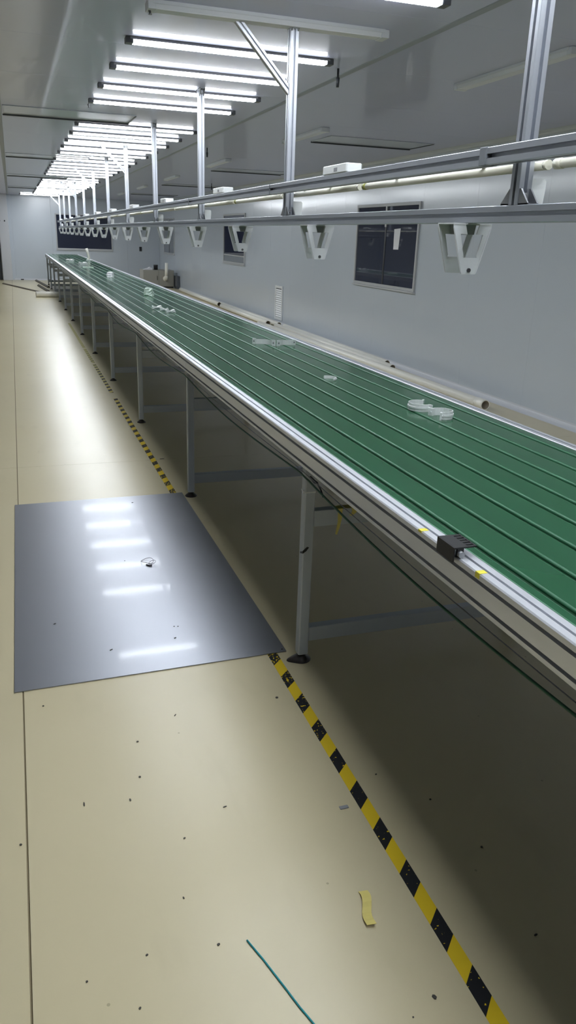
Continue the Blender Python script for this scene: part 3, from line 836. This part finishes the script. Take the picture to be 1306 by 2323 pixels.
# grey cabinet in the far right corner with things on it
cb = empty('corner_cabinet', (3.98, 23.75, 0), 'grey beige metal cabinet in the far right corner behind the table', 'cabinet')
obj('body', MB().box(-.45, .45, -.34, .34, .04, .50, bv=.008), 'cabinet', cb)
obj('plinth', MB().box(-.43, .43, -.31, .31, 0, .04), 'dark_metal', cb)
obj('door', MB().box(-.44, -.005, -.356, -.341, .06, .485, bv=.004), 'cabinet', cb)
dd = obj('door', MB().box(.005, .44, -.356, -.341, .06, .485, bv=.004), 'cabinet', cb)
obj('handle', MB().box(-.05, -.035, -.366, -.357, .22, .34, bv=.002), 'dark_metal', cb)
tag(obj('wall_shadow_box', MB().box(4.44, 4.525, 23.02, 23.5, 0.06, .36, bv=.01).box(4.45, 4.52, 23.05, 23.45, .0, .06), 'door'), 'dark grey box standing in for the shadow between cabinet and right wall', 'box')  # dark box added in place of a shadow on the wall
el = empty('elbow_pipe', (4.17, 23.394, .27), 'white upturned pipe elbow on the front of the corner cabinet', 'pipe')
obj('elbow', MB().tube([(0, -.0005, 0), (0, -.06, 0), (.003, -.10, .02), (.008, -.115, .06), (.009, -.115, .075)], [.05, .052, .055, .052, .052], 14), 'pvc', el)
obj('pipe', MB().tube([(.009, -.115, .07), (.018, -.113, .25), (.028, -.11, .44)], .046, 14), 'pvc', el)
obj('flange', MB().tube([(0, -.0005, 0), (0, -.010, 0)], .07, 14), 'pvc', el)
tag(obj('dark_cup', MB().tube([(3.93, 23.6, .5005), (3.93, 23.6, .60), (3.93, 23.6, .64)], [.06, .062, .066], 16), 'black'), 'black tub on top of the corner cabinet', 'tub')
tag(obj('white_rag', MB().prism([(-.14, 0), (.13, 0), (.11, .05), (.05, .075), (0, .04), (-.06, .03)], (3.70, 23.55, .5005), X, Z, Y, .14), 'paper'), 'crumpled white sheet beside the black tub on the corner cabinet', 'paper')
for k, z in enumerate((1.52, 1.02)):
    tag(obj('wall_switch', MB().box(3.88, 3.96, YF - .025, YF, z - .075, z + .06, bv=.008), 'dark_metal'), 'small dark switch on the far wall near the corner, ' + ('upper' if k == 0 else 'lower'), 'switch')
# white rectangle on the near window
pn = tag(obj('window_patch', MB().prism([(9.06, 1.66), (9.235, 1.65), (9.225, 1.41), (9.085, 1.412)], (XR - .0085, 0, 0), Y, Z, (-1, 0, 0), .001), 'paper'), 'white rectangle on the glass of the nearest window', 'paper')

# ================================================================== FLOOR THINGS
# hazard tape in pieces
def tape(y0, y1, label, torn=.006):
    r = random.Random(int(y0 * 10)); n = 5
    a = [(.8005 + .0385 * i / n, y0 + torn * (r.random() - .5) * 2) for i in range(n + 1)]
    b = [(.8005 + .0385 * i / n, y1 + torn * (r.random() - .5) * 2) for i in range(n + 1)]
    v = [(x, y, .0001) for x, y in a + b[::-1]] + [(x, y, .0007) for x, y in a + b[::-1]]
    m = 2 * (n + 1)
    f = [tuple(range(m - 1, -1, -1)), tuple(range(m, 2 * m))] + [(i, (i + 1) % m, m + (i + 1) % m, m + i) for i in range(m)]
    return tag(obj('hazard_tape', MB().add(v, f), 'tape'), label, 'tape', 'yellow and black floor tape along the table')
tape(-.6, 7.42, 'long yellow and black striped floor tape running under the metal sheet')
tape(7.72, 9.52, 'shorter worn striped floor tape beyond the gap in the tape line')
tape(9.62, 10.85, 'faded striped floor tape piece at the third stretch of the line')
tape(10.93, 14.0, 'pale worn floor tape at the far end of the tape line')

# metal sheet
ps = MB()
pp_ = [(-.1125, 2.437), (.877, 2.455), (.871, 4.455), (-.102, 4.442)]
v = [(x, y, .0012) for x, y in pp_] + [(x, y, .0042) for x, y in pp_]
ps.add(v, [(3, 2, 1, 0), (4, 5, 6, 7), (0, 1, 5, 4), (1, 2, 6, 5), (2, 3, 7, 6), (3, 0, 4, 7)])
tag(obj('metal_sheet', ps, 'plate'), 'large bare metal sheet lying flat on the floor beside the table', 'metal sheet')
ring = MB()
ring.tube([(.498 + .030 * math.cos(q), 3.44 + .030 * math.sin(q), .0062 + .004 * (1 + math.sin(q * 2))) for q in [2 * math.pi * k / 22 for k in range(22)]], .0011, 6, closed=True)
ring.tube([(.518 + .016 * math.cos(q), 3.41 + .02 * math.sin(q), .0062 + .006 * (1 + math.cos(q))) for q in [2 * math.pi * k / 16 for k in range(16)]], .0011, 6, closed=True)
ring.tube([(.488, 3.40, .0075), (.50, 3.385, .0075), (.512, 3.38, .0095)], .0035, 6)
tag(obj('wire_ring', ring, 'steel_ring'), 'small tangled ring of wire lying on the metal sheet', 'wire ring')
# masking tape scrap
mk = MB(); n = 8; v = []; f = []
for i in range(n + 1):
    t = i / n
    x = .680 + .012 * math.sin(t * 4.0 + 1.2) - .002; y = 1.305 - .10 * t; z = .0012 + .006 * abs(math.sin(t * 5)) 
    v += [(x - .012, y + .004, z), (x + .010, y, z + .002), (x + .010, y, z + .003), (x - .012, y + .004, z + .001)]
for i in range(n):
    for k in range(4): f.append((i * 4 + k, i * 4 + (k + 1) % 4, i * 4 + 4 + (k + 1) % 4, i * 4 + 4 + k))
f += [(3, 2, 1, 0), (n * 4, n * 4 + 1, n * 4 + 2, n * 4 + 3)]
tag(obj('masking_tape_scrap', mk.add(v, f), 'masking'), 'crinkled yellow masking tape scrap lying on the floor', 'tape')
tag(obj('blue_string', MB().tube([(.380, 1.256, .0022), (.392, 1.222, .0022), (.40, 1.20, .0022), (.425, 1.12, .0022), (.44, 1.07, .0022), (.458, 1.02, .0022), (.48, .95, .0022)], .0021, 6), 'teal'), 'thin teal string lying on the beige floor', 'string')
tag(obj('grey_chip', MB().box(.745, .771, 1.588, 1.600, .0004, .003, bv=.001), 'bracket'), 'small flat grey chip on the floor left of the striped tape', 'chip')

spots = [(.389, 2.159, .010, .003, .9), (.250, 2.052, .006, .005, .2), (.232, 1.883, .006, .006, 1.2), (.192, 1.793, .004, .009, .1), (.068, 1.811, .003, .015, 0),
         (.439, 1.691, .010, .003, .2), (.316, 1.265, .006, .005, .4), (.028, 1.258, .004, .004, .4), (.126, 1.165, .005, .004, .8), (-.022, 2.331, .005, .006, .2),
         (.745, 2.166, .008, .008, .5), (.905, 1.698, .005, .004, .3), (1.009, 1.554, .005, .005, .2), (1.051, 1.351, .005, .005, .9), (.267, 1.415, .003, .006, .2),
         (.159, 1.285, .005, .004, .4), (-.10, 1.704, .005, .006, .7), (.72, 1.007, .007, .010, .4), (.656, .98, .003, .003, 0), (1.022, 1.075, .008, .004, .2), (.308, 1.606, .005, .004, .5), (.885, 5.24, .028, .008, .1)]
sm = MB().prism([(-1, -.5), (-.3, -1), (.9, -.6), (1, .4), (.2, 1), (-.8, .7)], (0, 0, 0), X, Y, Z, 1.0).mesh('floor_scrap', 'grit')
for x, y, sx, sy, a in spots:
    o = tag(obj('floor_scrap', sm, None, None, (x, y, .0005), a), 'tiny dark scrap lying on the beige floor', 'scrap', 'dark scraps scattered on the floor')
    o.scale = (sx * .6, sy * .6, .0015)
for x, y, sx, sy in ((.043, 2.907, .009, .003), (.236, 2.639, .010, .003), (.551, 4.328, .010, .006), (.50, 2.76, .004, .004), (.515, 2.756, .004, .004), (.486, 2.666, .009, .003), (.396, 3.477, .004, .004), (.864, 2.47, .005, .004)):
    o = tag(obj('sheet_scrap', sm, None, None, (x, y, .0046), .5), 'tiny dark scrap lying on the metal sheet', 'scrap', 'dark scraps on the metal sheet')
    o.scale = (sx * .6, sy * .6, .0015)

# far end odds: short pipe, loose strips
fp = empty('short_pipe', (.44, 19.6, 0), 'short cream pipe lying crosswise on the floor at the far table legs', 'pipe')
obj('pipe', MB().pipe((0, 0, .065), (.62, .05, .065), .065, .056), ['pvc', 'pvc_in'], fp)
def strip(p0, p1, w, h, label):
    a, b = Vector(p0), Vector(p1); d = (b - a); L_ = d.length; d.normalize(); s = Vector((-d.y, d.x, 0))
    tag(obj('loose_strip', MB().prism([(-w, 0), (w, 0), (w, h * .4), (0, h), (-w, h * .4)], a + Vector((0, 0, .0005)), s, Z, d, L_), 'dark_strip'), label, 'strip', 'loose strips on the far floor')
strip((-.33, 24.3, 0), (.66, 20.8, 0), .03, .03, 'long dull strip lying at a slant on the floor left of the far table end')
strip((.62, 25.9, 0), (.86, 22.9, 0), .04, .05, 'dull strip lying near the far wall beside the last table legs')
strip((.62, 23.6, 0), (.80, 21.2, 0), .04, .05, 'dull strip lying under the far end of the table behind the short pipe')
